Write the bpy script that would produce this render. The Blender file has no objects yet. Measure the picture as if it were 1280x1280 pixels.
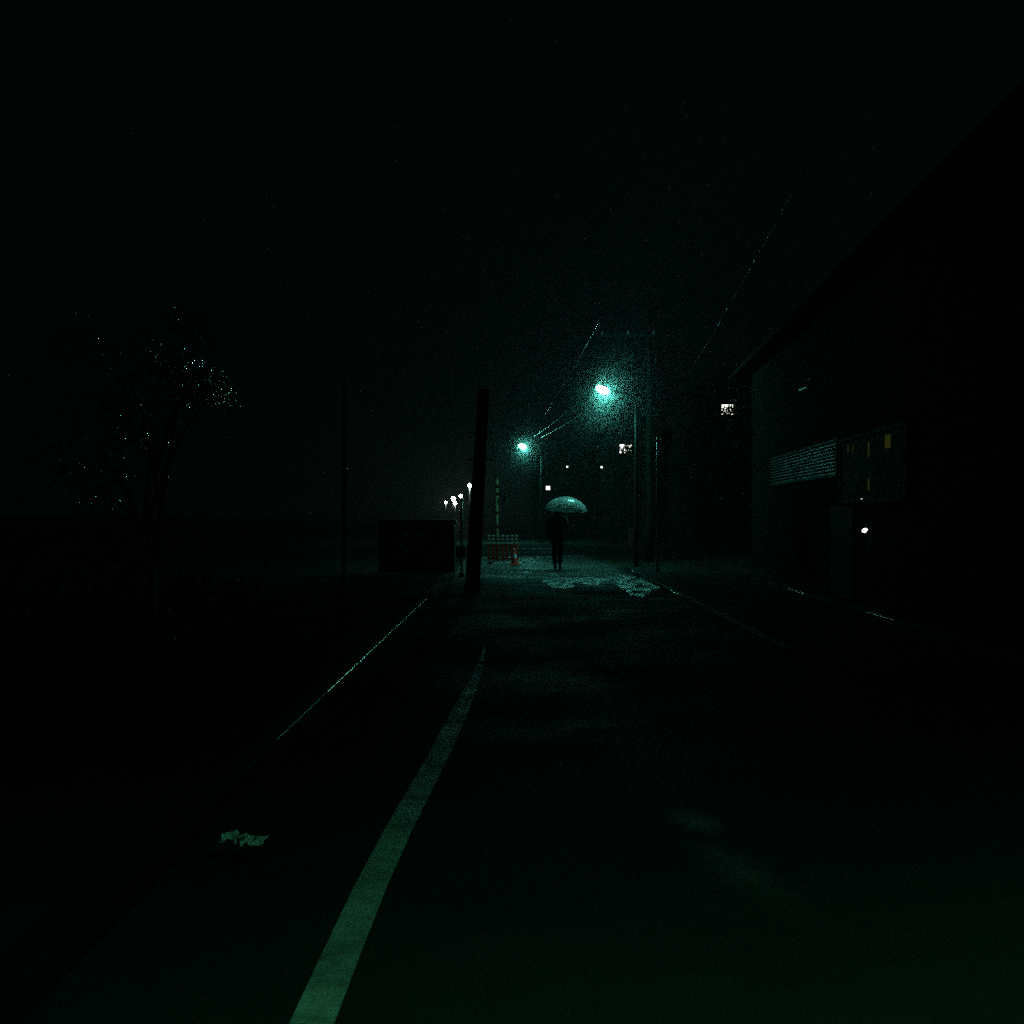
import bpy, bmesh, math, random
from mathutils import Vector, Matrix

random.seed(11)
SC = bpy.context.scene
COL = SC.collection
F, CX, CY, EYE = 1400.0, 647.0, 641.0, 1.5       # focal length in photo pixels, axis, horizon, eye height


def P(px, py, d):
    """world point seen at photo pixel (px,py) when it stands d metres ahead"""
    return Vector(((px - CX) / F * d, d, EYE - (py - CY) / F * d))


def G(px, py):
    """ground point under photo pixel"""
    d = F * EYE / (py - CY)
    return Vector(((px - CX) / F * d, d, 0))


# ------------------------------------------------------------------ materials
def mat(name, col, rough=0.6, metal=0.0, spec=0.5, noise=0.25, nscale=6.0, bump=0.0, bscale=60.0, coat=0.0, rvar=0.0):
    m = bpy.data.materials.new(name)
    m.use_nodes = True
    nt = m.node_tree
    b = nt.nodes['Principled BSDF']
    b.inputs['Roughness'].default_value = rough
    b.inputs['Metallic'].default_value = metal
    b.inputs['Specular IOR Level'].default_value = spec
    b.inputs['Coat Weight'].default_value = coat
    b.inputs['Coat Roughness'].default_value = 0.12
    tc = nt.nodes.new('ShaderNodeTexCoord')
    n = nt.nodes.new('ShaderNodeTexNoise')
    n.inputs['Scale'].default_value = nscale
    n.inputs['Detail'].default_value = 6
    n.inputs['Roughness'].default_value = 0.65
    nt.links.new(tc.outputs['Object'], n.inputs['Vector'])
    r = nt.nodes.new('ShaderNodeValToRGB')
    r.color_ramp.elements[0].position = 0.3
    r.color_ramp.elements[1].position = 0.7
    lo = [c * (1 - noise) for c in col]
    hi = [min(1, c * (1 + noise)) for c in col]
    r.color_ramp.elements[0].color = (*lo, 1)
    r.color_ramp.elements[1].color = (*hi, 1)
    nt.links.new(n.outputs['Fac'], r.inputs['Fac'])
    nt.links.new(r.outputs['Color'], b.inputs['Base Color'])
    if rvar:
        mr = nt.nodes.new('ShaderNodeMapRange')
        mr.inputs['To Min'].default_value = max(0.03, rough - rvar)
        mr.inputs['To Max'].default_value = min(1, rough + rvar)
        mr.inputs['From Min'].default_value = 0.35
        mr.inputs['From Max'].default_value = 0.65
        nt.links.new(n.outputs['Fac'], mr.inputs['Value'])
        nt.links.new(mr.outputs['Result'], b.inputs['Roughness'])
    if bump:
        n2 = nt.nodes.new('ShaderNodeTexNoise')
        n2.inputs['Scale'].default_value = bscale
        n2.inputs['Detail'].default_value = 4
        nt.links.new(tc.outputs['Object'], n2.inputs['Vector'])
        bp = nt.nodes.new('ShaderNodeBump')
        bp.inputs['Strength'].default_value = bump
        bp.inputs['Distance'].default_value = 0.02
        nt.links.new(n2.outputs['Fac'], bp.inputs['Height'])
        nt.links.new(bp.outputs['Normal'], b.inputs['Normal'])
    return m


def glow(name, col, strength):
    m = bpy.data.materials.new(name)
    m.use_nodes = True
    nt = m.node_tree
    nt.nodes.clear()
    e = nt.nodes.new('ShaderNodeEmission')
    e.inputs['Color'].default_value = (*col, 1)
    e.inputs['Strength'].default_value = strength
    o = nt.nodes.new('ShaderNodeOutputMaterial')
    nt.links.new(e.outputs['Emission'], o.inputs['Surface'])
    return m


LAMP_COL = (0.15, 1.0, 0.79)
M = {}
M['ground'] = mat('soil', (0.028, 0.031, 0.022), 0.95, spec=0.004, nscale=1.5, bump=0.6, bscale=20)
M['pavement'] = mat('wet_concrete', (0.028, 0.03, 0.029), 0.85, spec=0.004, nscale=1.2, bump=0.4, bscale=40, rvar=0.15)
M['kerb'] = mat('kerb_concrete', (0.02, 0.021, 0.02), 0.3, spec=0.3, nscale=9, bump=0.04, bscale=30)
M['kerb_dull'] = mat('glintless_kerb', (0.012, 0.014, 0.011), 0.85, spec=0.06, nscale=9)  # darker, duller copy for stones kept out of the lamp glint
M['concrete'] = mat('old_concrete', (0.10, 0.105, 0.10), 0.55, nscale=4, bump=0.3, bscale=50)
M['dark_concrete'] = mat('damp_dark_concrete', (0.04, 0.042, 0.04), 0.6, nscale=4, bump=0.3, bscale=50)
M['pole'] = mat('pole_concrete', (0.018, 0.0185, 0.018), 0.9, spec=0.004, nscale=5, bump=0.15, bscale=60)
M['steel'] = mat('galvanised_steel', (0.32, 0.33, 0.33), 0.38, 0.7, nscale=20)
M['pole_paint'] = mat('dark_pole_paint', (0.03, 0.033, 0.032), 0.6, spec=0.12, nscale=10)
M['bright_steel'] = mat('polished_steel', (0.7, 0.7, 0.7), 0.16, 1.0, nscale=20, noise=0.05)
M['dark_metal'] = mat('dark_painted_metal', (0.01, 0.011, 0.012), 0.7, spec=0.06, nscale=10)
M['rubber'] = mat('black_cable_rubber', (0.10, 0.10, 0.10), 0.4, nscale=10)
M['lamp'] = glow('lamp_bowl_glow', LAMP_COL, 1150)
M['lamp_far'] = glow('lamp_bowl_glow_second', LAMP_COL, 800)
M['lamp_near'] = glow('lamp_bowl_glow_near', (0.14, 1.0, 0.46), 950)
M['globe'] = glow('globe_glow', (0.75, 1.0, 0.82), 75)
M['leaf'] = mat('wet_leaf', (0.03, 0.06, 0.025), 0.16, spec=1.0, nscale=3, noise=0.5, coat=1.0)
M['leaf_dull'] = mat('dark_leaf', (0.02, 0.036, 0.016), 0.6, spec=0.1, nscale=3, noise=0.5)
M['bark'] = mat('dark_bark', (0.03, 0.025, 0.02), 0.8, nscale=12, bump=0.8, bscale=25)
M['house'] = mat('charred_timber', (0.015, 0.0155, 0.015), 0.9, spec=0.004, nscale=2, bump=0.3, bscale=80)
M['roof'] = mat('dark_roof_tile', (0.03, 0.03, 0.031), 0.95, spec=0.004, nscale=6, bump=0.5, bscale=14)
M['timber'] = mat('dark_timber', (0.010, 0.008, 0.006), 0.8, spec=0.03, nscale=8)
M['curtain'] = mat('dark_curtain', (0.02, 0.02, 0.014), 0.95, spec=0.1, nscale=20)
M['glass'] = mat('dark_glass', (0.008, 0.01, 0.011), 0.08, nscale=3)
M['warm_win'] = glow('dim_yellow_window', (0.5, 0.58, 0.08), 0.034)
M['white_win'] = glow('lit_window', (1.0, 1.0, 0.86), 3.2)
M['cool_win'] = glow('pale_window', (0.95, 1.0, 0.95), 3.5)
M['led'] = glow('small_led', (0.8, 1.0, 0.95), 1.3)
M['entrance'] = glow('entrance_lamp_glow', (0.95, 1.0, 1.0), 6)
for k_ in ('warm_win', 'white_win', 'cool_win', 'led'):
    M[k_].cycles.emission_sampling = 'NONE'
M['orange'] = mat('red_orange_plastic', (0.4, 0.02, 0.012), 0.55, spec=0.2, nscale=10, noise=0.15)
M['cone'] = mat('orange_plastic', (0.7, 0.07, 0.02), 0.5, spec=0.2, nscale=10, noise=0.15)
M['white_band'] = mat('white_reflective_band', (0.42, 0.42, 0.42), 0.35, nscale=10, noise=0.1)
M['yellow'] = mat('yellow_paint', (0.34, 0.30, 0.15), 0.5, nscale=10, noise=0.15)
M['blue'] = mat('blue_sign_paint', (0.02, 0.09, 0.35), 0.4, nscale=10, noise=0.1)
M['red'] = mat('red_enamel', (0.25, 0.025, 0.012), 0.5, nscale=10, noise=0.2)
M['skin'] = mat('skin', (0.5, 0.33, 0.26), 0.5, nscale=10, noise=0.1)
M['coat'] = mat('black_cloth', (0.012, 0.012, 0.014), 0.85, spec=0.2, nscale=30)
M['trousers'] = mat('dark_trousers', (0.014, 0.015, 0.02), 0.85, spec=0.2, nscale=30)
M['shoe'] = mat('black_leather', (0.01, 0.01, 0.01), 0.4, nscale=30)
M['hair'] = mat('black_hair', (0.008, 0.007, 0.006), 0.5, nscale=60)


def clear_vinyl():
    m = bpy.data.materials.new('milky_clear_vinyl')
    m.use_nodes = True
    nt = m.node_tree
    nt.nodes.clear()
    L = nt.links
    out = nt.nodes.new('ShaderNodeOutputMaterial')
    tr = nt.nodes.new('ShaderNodeBsdfTransparent')
    tl = nt.nodes.new('ShaderNodeBsdfTranslucent')
    tl.inputs['Color'].default_value = (0.85, 0.88, 0.88, 1)
    df = nt.nodes.new('ShaderNodeBsdfDiffuse')
    df.inputs['Color'].default_value = (0.8, 0.83, 0.83, 1)
    gl = nt.nodes.new('ShaderNodeBsdfGlossy')
    gl.inputs['Roughness'].default_value = 0.25
    a = nt.nodes.new('ShaderNodeMixShader')
    a.inputs[0].default_value = 0.5
    L.new(tl.outputs[0], a.inputs[1])
    L.new(df.outputs[0], a.inputs[2])
    b = nt.nodes.new('ShaderNodeMixShader')
    b.inputs[0].default_value = 0.10
    L.new(a.outputs[0], b.inputs[1])
    L.new(gl.outputs[0], b.inputs[2])
    tc = nt.nodes.new('ShaderNodeTexCoord')
    n = nt.nodes.new('ShaderNodeTexNoise')
    n.inputs['Scale'].default_value = 14
    n.inputs['Detail'].default_value = 5
    L.new(tc.outputs['Object'], n.inputs['Vector'])
    mr = nt.nodes.new('ShaderNodeMapRange')
    mr.inputs['From Min'].default_value = 0.35
    mr.inputs['From Max'].default_value = 0.65
    mr.inputs['To Min'].default_value = 0.72
    mr.inputs['To Max'].default_value = 0.96
    L.new(n.outputs['Fac'], mr.inputs['Value'])
    c = nt.nodes.new('ShaderNodeMixShader')
    L.new(mr.outputs['Result'], c.inputs[0])
    L.new(tr.outputs[0], c.inputs[1])
    L.new(b.outputs[0], c.inputs[2])
    L.new(c.outputs[0], out.inputs['Surface'])
    return m


M['vinyl'] = clear_vinyl()


def asphalt():
    """wet asphalt: fine grain bump, large patches that hold a film of water"""
    m = mat('wet_asphalt', (0.034, 0.036, 0.036), 0.8, spec=0.003, nscale=0.5)
    nt = m.node_tree
    L = nt.links
    b = nt.nodes['Principled BSDF']
    tc = nt.nodes.new('ShaderNodeTexCoord')
    big = nt.nodes.new('ShaderNodeTexNoise')
    big.inputs['Scale'].default_value = 0.55
    big.inputs['Detail'].default_value = 5
    L.new(tc.outputs['Object'], big.inputs['Vector'])
    mr = nt.nodes.new('ShaderNodeMapRange')
    mr.inputs['From Min'].default_value = 0.38
    mr.inputs['From Max'].default_value = 0.62
    mr.inputs['To Min'].default_value = 0.6
    mr.inputs['To Max'].default_value = 0.9
    L.new(big.outputs['Fac'], mr.inputs['Value'])
    L.new(mr.outputs['Result'], b.inputs['Roughness'])
    n1 = nt.nodes.new('ShaderNodeTexNoise')
    n1.inputs['Scale'].default_value = 90
    n1.inputs['Detail'].default_value = 3
    L.new(tc.outputs['Object'], n1.inputs['Vector'])
    n2 = nt.nodes.new('ShaderNodeTexNoise')
    n2.inputs['Scale'].default_value = 2.5
    n2.inputs['Detail'].default_value = 4
    L.new(tc.outputs['Object'], n2.inputs['Vector'])
    b1 = nt.nodes.new('ShaderNodeBump')
    b1.inputs['Strength'].default_value = 0.5
    b1.inputs['Distance'].default_value = 0.006
    L.new(n1.outputs['Fac'], b1.inputs['Height'])
    b2 = nt.nodes.new('ShaderNodeBump')
    b2.inputs['Strength'].default_value = 0.4
    b2.inputs['Distance'].default_value = 0.03
    L.new(n2.outputs['Fac'], b2.inputs['Height'])
    L.new(b1.outputs['Normal'], b2.inputs['Normal'])
    L.new(b2.outputs['Normal'], b.inputs['Normal'])
    return m


M['asphalt'] = asphalt()


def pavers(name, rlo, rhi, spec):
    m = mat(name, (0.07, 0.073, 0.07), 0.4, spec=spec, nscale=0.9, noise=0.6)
    nt = m.node_tree
    L = nt.links
    b = nt.nodes['Principled BSDF']
    tc = nt.nodes.new('ShaderNodeTexCoord')
    br = nt.nodes.new('ShaderNodeTexBrick')
    br.inputs['Scale'].default_value = 1.0
    br.inputs['Brick Width'].default_value = 0.22
    br.inputs['Row Height'].default_value = 0.5
    br.inputs['Mortar Size'].default_value = 0.02
    br.inputs['Color1'].default_value = (1, 1, 1, 1)
    br.inputs['Color2'].default_value = (0.55, 0.55, 0.55, 1)
    br.inputs['Mortar'].default_value = (0, 0, 0, 1)
    L.new(tc.outputs['Object'], br.inputs['Vector'])
    big = nt.nodes.new('ShaderNodeTexNoise')
    big.inputs['Scale'].default_value = 0.9
    big.inputs['Detail'].default_value = 5
    big.inputs['Roughness'].default_value = 0.6
    L.new(tc.outputs['Object'], big.inputs['Vector'])
    mr = nt.nodes.new('ShaderNodeMapRange')
    mr.inputs['From Min'].default_value = 0.40
    mr.inputs['From Max'].default_value = 0.60
    mr.inputs['To Min'].default_value = rlo
    mr.inputs['To Max'].default_value = rhi
    L.new(big.outputs['Fac'], mr.inputs['Value'])
    L.new(mr.outputs['Result'], b.inputs['Roughness'])
    n1 = nt.nodes.new('ShaderNodeTexNoise')
    n1.inputs['Scale'].default_value = 6
    n1.inputs['Detail'].default_value = 5
    L.new(tc.outputs['Object'], n1.inputs['Vector'])
    base = b.inputs['Base Color'].links[0].from_socket
    mul = nt.nodes.new('ShaderNodeMix')
    mul.data_type = 'RGBA'
    mul.blend_type = 'MULTIPLY'
    mul.inputs[0].default_value = 0.85
    L.new(base, mul.inputs[6])
    L.new(br.outputs['Color'], mul.inputs[7])
    L.new(mul.outputs[2], b.inputs['Base Color'])
    b2 = nt.nodes.new('ShaderNodeBump')
    b2.inputs['Strength'].default_value = 0.7
    b2.inputs['Distance'].default_value = 0.02
    L.new(n1.outputs['Fac'], b2.inputs['Height'])
    b1 = nt.nodes.new('ShaderNodeBump')
    b1.inputs['Strength'].default_value = 0.9
    b1.inputs['Distance'].default_value = 0.012
    L.new(br.outputs['Color'], b1.inputs['Height'])
    L.new(b2.outputs['Normal'], b1.inputs['Normal'])
    L.new(b1.outputs['Normal'], b.inputs['Normal'])
    return m


def cover(m, kind):
    """let the blocks disappear under grit in a ragged way, or let water lie only in streaks"""
    nt = m.node_tree
    L = nt.links
    b = nt.nodes['Principled BSDF']
    out = nt.nodes['Material Output']
    tc = nt.nodes.new('ShaderNodeTexCoord')
    mp = nt.nodes.new('ShaderNodeMapping')
    n = nt.nodes.new('ShaderNodeTexNoise')
    n.inputs['Detail'].default_value = 6
    n.inputs['Roughness'].default_value = 0.7
    L.new(tc.outputs['Object'], mp.inputs['Vector'])
    L.new(mp.outputs['Vector'], n.inputs['Vector'])
    mr = nt.nodes.new('ShaderNodeMapRange')
    if kind == 'lamp_fade':  # blocks thin to asphalt nearer the viewer, imitating lamp light dying away
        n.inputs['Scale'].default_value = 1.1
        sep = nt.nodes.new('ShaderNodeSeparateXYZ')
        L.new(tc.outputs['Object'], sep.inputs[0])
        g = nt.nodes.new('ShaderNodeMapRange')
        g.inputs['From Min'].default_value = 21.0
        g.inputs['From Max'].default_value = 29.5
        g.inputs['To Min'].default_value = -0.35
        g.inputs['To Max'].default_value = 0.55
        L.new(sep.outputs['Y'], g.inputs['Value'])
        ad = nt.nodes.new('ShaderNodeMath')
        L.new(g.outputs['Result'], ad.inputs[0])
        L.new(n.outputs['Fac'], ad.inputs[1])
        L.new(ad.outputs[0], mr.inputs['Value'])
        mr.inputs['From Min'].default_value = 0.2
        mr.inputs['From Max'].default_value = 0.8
    else:
        n.inputs['Scale'].default_value = 2.6
        mp.inputs['Scale'].default_value = (1.6, 0.45, 1)
        L.new(n.outputs['Fac'], mr.inputs['Value'])
        mr.inputs['From Min'].default_value = 0.43
        mr.inputs['From Max'].default_value = 0.53
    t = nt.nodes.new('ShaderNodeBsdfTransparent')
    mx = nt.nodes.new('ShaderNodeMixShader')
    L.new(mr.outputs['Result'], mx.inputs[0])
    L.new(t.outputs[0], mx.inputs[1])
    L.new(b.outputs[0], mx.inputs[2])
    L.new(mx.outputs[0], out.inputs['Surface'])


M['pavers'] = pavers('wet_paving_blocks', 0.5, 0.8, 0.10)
M['puddle'] = pavers('soaked_paving_blocks', 0.34, 0.52, 0.75)


def patchy_cover(name, col, lo, hi, scale, rough=0.5):
    """cover broken through to the asphalt in patches; worn paint on the edge line"""
    m = mat(name, col, rough, nscale=14, noise=0.3, bump=0.3, bscale=90)
    nt = m.node_tree
    L = nt.links
    b = nt.nodes['Principled BSDF']
    out = nt.nodes['Material Output']
    tc = nt.nodes.new('ShaderNodeTexCoord')
    n = nt.nodes.new('ShaderNodeTexNoise')
    n.inputs['Scale'].default_value = scale
    n.inputs['Detail'].default_value = 8
    n.inputs['Roughness'].default_value = 0.7
    L.new(tc.outputs['Object'], n.inputs['Vector'])
    mr = nt.nodes.new('ShaderNodeMapRange')
    mr.inputs['From Min'].default_value = lo
    mr.inputs['From Max'].default_value = hi
    L.new(n.outputs['Fac'], mr.inputs['Value'])
    t = nt.nodes.new('ShaderNodeBsdfTransparent')
    mx = nt.nodes.new('ShaderNodeMixShader')
    L.new(mr.outputs['Result'], mx.inputs[0])
    L.new(t.outputs[0], mx.inputs[1])
    L.new(b.outputs[0], mx.inputs[2])
    L.new(mx.outputs[0], out.inputs['Surface'])
    return m


M['line'] = patchy_cover('white_line_paint', (0.55, 0.57, 0.52), 0.18, 0.62, 2.4)
def falloff_along(m):
    """the paint is worn thinner the farther up the street it lies"""
    nt = m.node_tree
    mr = [n for n in nt.nodes if n.type == 'MAP_RANGE'][0]
    src = mr.inputs['Value'].links[0].from_socket
    tc = nt.nodes.new('ShaderNodeTexCoord')
    sep = nt.nodes.new('ShaderNodeSeparateXYZ')
    nt.links.new(tc.outputs['Object'], sep.inputs[0])
    g = nt.nodes.new('ShaderNodeMapRange')
    g.inputs['From Min'].default_value = 4.5
    g.inputs['From Max'].default_value = 11.0
    g.inputs['To Min'].default_value = 0.0
    g.inputs['To Max'].default_value = 0.21
    nt.links.new(sep.outputs['Y'], g.inputs['Value'])
    sb = nt.nodes.new('ShaderNodeMath')
    sb.operation = 'SUBTRACT'
    nt.links.new(src, sb.inputs[0])
    nt.links.new(g.outputs['Result'], sb.inputs[1])
    nt.links.new(sb.outputs[0], mr.inputs['Value'])


falloff_along(M['line'])  # fade along the line stands in for lamp light falling off


cover(M['pavers'], 'lamp_fade')
cover(M['puddle'], 'water')

# ------------------------------------------------------------------ mesh builder
class MB:
    def __init__(s):
        s.v, s.f, s.mi = [], [], []

    def box(s, lo, hi, mi=0, mtx=None):
        b = len(s.v)
        for x in (lo[0], hi[0]):
            for y in (lo[1], hi[1]):
                for z in (lo[2], hi[2]):
                    p = Vector((x, y, z))
                    s.v.append(mtx @ p if mtx else p)
        for q in ((0, 1, 3, 2), (4, 6, 7, 5), (0, 4, 5, 1), (2, 3, 7, 6), (0, 2, 6, 4), (1, 5, 7, 3)):
            s.f.append([b + i for i in q])
            s.mi.append(mi)
        return s

    def tube(s, pts, r, n=10, mi=0, cap=True):
        pts = [Vector(p) for p in pts]
        rs = r if isinstance(r, (list, tuple)) else [r] * len(pts)
        base = len(s.v)
        up = Vector((0, 0, 1))
        for i, p in enumerate(pts):
            t = (pts[min(i + 1, len(pts) - 1)] - pts[max(i - 1, 0)]).normalized()
            a = t.cross(up)
            if a.length < 1e-3:
                a = t.cross(Vector((0, 1, 0)))
            a.normalize()
            c = a.cross(t).normalized()
            for k in range(n):
                w = 2 * math.pi * k / n
                s.v.append(p + (a * math.cos(w) + c * math.sin(w)) * rs[i])
        for i in range(len(pts) - 1):
            for k in range(n):
                k2 = (k + 1) % n
                s.f.append([base + i * n + k, base + i * n + k2, base + (i + 1) * n + k2, base + (i + 1) * n + k])
                s.mi.append(mi)
        if cap:
            s.f.append([base + k for k in range(n)][::-1])
            s.f.append([base + (len(pts) - 1) * n + k for k in range(n)])
            s.mi += [mi, mi]
        return s

    def lathe(s, prof, n=16, mi=0, mtx=None):
        base = len(s.v)
        for r, z in prof:
            for k in range(n):
                w = 2 * math.pi * k / n
                p = Vector((r * math.cos(w), r * math.sin(w), z))
                s.v.append(mtx @ p if mtx else p)
        for i in range(len(prof) - 1):
            for k in range(n):
                k2 = (k + 1) % n
                s.f.append([base + i * n + k, base + i * n + k2, base + (i + 1) * n + k2, base + (i + 1) * n + k])
                s.mi.append(mi)
        return s

    def ball(s, c, rad, n=14, mi=0, mtx=None):
        """ellipsoid; rad = (rx,ry,rz)"""
        if not isinstance(rad, (tuple, list)):
            rad = (rad,) * 3
        T = Matrix.Translation(c) @ (mtx if mtx else Matrix()) @ Matrix.Diagonal((*rad, 1))
        h = n // 2
        prof = [(max(1e-4, math.sin(math.pi * i / h)), -math.cos(math.pi * i / h)) for i in range(h + 1)]
        return s.lathe(prof, n, mi, T)

    def quad(s, a, b, c, d, mi=0):
        k = len(s.v)
        s.v += [Vector(a), Vector(b), Vector(c), Vector(d)]
        s.f.append([k, k + 1, k + 2, k + 3])
        s.mi.append(mi)
        return s

    def build(s, name, mats, parent=None, smooth=False, bevel=0.0, loc=None):
        me = bpy.data.meshes.new(name)
        me.from_pydata([tuple(v) for v in s.v], [], s.f)
        mats = mats if isinstance(mats, (list, tuple)) else [mats]
        for m in mats:
            me.materials.append(m)
        for p, i in zip(me.polygons, s.mi):
            p.material_index = i
            p.use_smooth = smooth
        bm = bmesh.new()
        bm.from_mesh(me)
        if len(bm.faces) < 4000:
            bmesh.ops.recalc_face_normals(bm, faces=bm.faces)
        bm.to_mesh(me)
        bm.free()
        o = bpy.data.objects.new(name, me)
        COL.objects.link(o)
        if parent:
            o.parent = parent
        if loc is not None:
            o.location = loc
        if bevel:
            bv = o.modifiers.new('edge', 'BEVEL')
            bv.width = bevel
            bv.segments = 3
            bv.limit_method = 'ANGLE'
        return o


def tag(o, label=None, cat=None, group=None, kind=None):
    if label:
        o['label'] = label
    if cat:
        o['category'] = cat
    if group:
        o['group'] = group
    if kind:
        o['kind'] = kind
    return o


def thing(name, label, cat, loc=(0, 0, 0), rz=0.0, group=None):
    o = bpy.data.objects.new(name, None)
    COL.objects.link(o)
    o.location = loc
    o.rotation_euler = (0, 0, rz)
    o.empty_display_size = 0.2
    return tag(o, label, cat, group)


# ------------------------------------------------------------------ setting
tag(MB().quad((-260, -60, -0.02), (260, -60, -0.02), (260, 520, -0.02), (-260, 520, -0.02)).build('ground', M['ground']),
    'dark wet earth on both sides of the street', 'ground', kind='structure')


def ribbon(name, m, left, right, z, sub=1):
    """strip between two polylines of (x,y)"""
    b = MB()
    for (a, c), (e, g) in zip(zip(left, right), zip(left[1:], right[1:])):
        b.quad((*a, z), (*c, z), (*g, z), (*e, z))
    return b.build(name, m)


right_edge = [(2.85, -30), (2.85, 26), (2.75, 35), (2.2, 45), (1.15, 56), (-0.6, 72), (-3.7, 100), (-7.1, 150), (-16.2, 270), (-22, 330)]
left_edge = [(-1.46, -30), (-1.46, 26), (-1.6, 35), (-2.2, 45), (-3.3, 56), (-5.1, 72), (-8.2, 100), (-11.8, 150), (-21, 270), (-27, 330)]
tag(ribbon('road', M['asphalt'], left_edge, right_edge, 0.0), 'narrow wet black asphalt street bending left in the distance', 'road', kind='structure')

# left kerb and pavement
kb = MB()
for y0, y1, mi in ((-6, -2, 1), (-1.994, 3, 1), (3.006, 6.8, 1), (6.8, 8.6, 2), (8.6, 14, 0), (14.0, 18.6, 0), (18.606, 22, 1), (22.006, 26, 1)):  # stone finish chosen by where the lamp glint shows and fades
    kb.box((-1.61, y0, -0.015), (-1.46, y1, 0.125), mi)
M['kerb_mid'] = mat('fading_glint_kerb', (0.016, 0.017, 0.015), 0.5, spec=0.15, nscale=9)  # in-between copy where the kerb glint is made to fade
tag(kb.build('kerb', [M['kerb'], M['kerb_dull'], M['kerb_mid']], bevel=0.014), 'straight row of wet concrete kerb stones along the left of the street', 'kerb', kind='structure')
tag(MB().box((-3.4, -30, -0.015), (-1.613, 26, 0.118)).build('pavement', M['pavement']), 'dark pavement behind the left kerb', 'pavement', kind='structure')
# right pavement: nearly flush, with a raised stone edge in front of the house
tag(MB().quad((2.853, -30, 0.006), (4.73, -30, 0.006), (5.3, 34, 0.006), (2.80, 30, 0.006)).build('pavement', M['pavement']),
    'dark pavement between the street and the right house', 'pavement', kind='structure')
e = MB()
for k in range(0, 22):
    y0 = 6 + k * 1.2
    xa = 4.66 + 0.013 * y0
    e.box((xa, y0 + 0.006, -0.015), (xa + 0.12, y0 + 1.194, 0.12), 0 if k in (7, 11) else 1)  # glossy copy only at the stones given a lamp glint
tag(e.build('kerb', [M['kerb'], M['kerb_dull']], bevel=0.014), 'low stone edging in front of the house on the right', 'kerb', kind='structure')
e = MB()
for k in range(0, 20):
    y0 = 12 + k * 0.9
    e.box((2.86, y0 + 0.005, -0.015), (2.98, y0 + 0.895, 0.05), 0 if k in (9, 17) else 1)
tag(e.build('kerb', [M['kerb'], M['kerb_dull']], bevel=0.012), 'low flush kerb along the right of the wet paving', 'kerb', kind='structure')

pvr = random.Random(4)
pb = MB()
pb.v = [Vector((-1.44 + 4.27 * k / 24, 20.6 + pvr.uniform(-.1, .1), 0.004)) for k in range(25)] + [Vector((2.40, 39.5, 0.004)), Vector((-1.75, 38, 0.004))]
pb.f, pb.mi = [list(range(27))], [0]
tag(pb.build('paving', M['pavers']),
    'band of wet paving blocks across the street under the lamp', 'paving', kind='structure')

for pts, lab in (([(752, 722), (772, 719), (795, 721), (818, 727), (826, 735), (812, 739), (806, 747), (790, 745), (779, 737), (766, 729)], 'bright soaked patch of paving blocks at the right of the street'),
                 ([(676, 727), (700, 722), (735, 721), (758, 724), (748, 731), (722, 730), (706, 737), (690, 734)], 'soaked patch of paving blocks below the person')):
    ring = [G(x, y) for x, y in pts]
    fine = []
    rp = random.Random(len(lab))
    for a, c in zip(ring, ring[1:] + ring[:1]):
        for k in range(6):
            q = a.lerp(c, k / 6)
            fine.append(Vector((q.x + rp.uniform(-.035, .035), q.y + rp.uniform(-.22, .22), 0.0075)))
    b = MB()
    b.v, b.f, b.mi = fine, [list(range(len(fine)))], [0]
    tag(b.build('wet_patch', M['puddle']), lab, 'wet patch', kind='structure')

# white edge line, followed from the photograph on the ground
lp = [(390, 1280), (428, 1190), (462, 1112), (497, 1040), (524, 990), (548, 945), (574, 892), (588, 862), (597, 842), (602, 824), (606, 806)]
cl = [G(x, y) for x, y in lp]
cl = [Vector((-0.68, 0.0, 0)), Vector((-0.66, 1.5, 0))] + cl
wd = [0.066] * (len(cl) - 5) + [0.064, 0.055, 0.038, 0.024, 0.012]
lft = [(p.x - w_, p.y) for p, w_ in zip(cl, wd)]
rgt = [(p.x + w_, p.y) for p, w_ in zip(cl, wd)]
rl = ribbon('road_line', M['line'], lft, rgt, 0.0045)
tag(rl, 'worn white edge line painted along the left of the street', 'road line', kind='structure')

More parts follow.
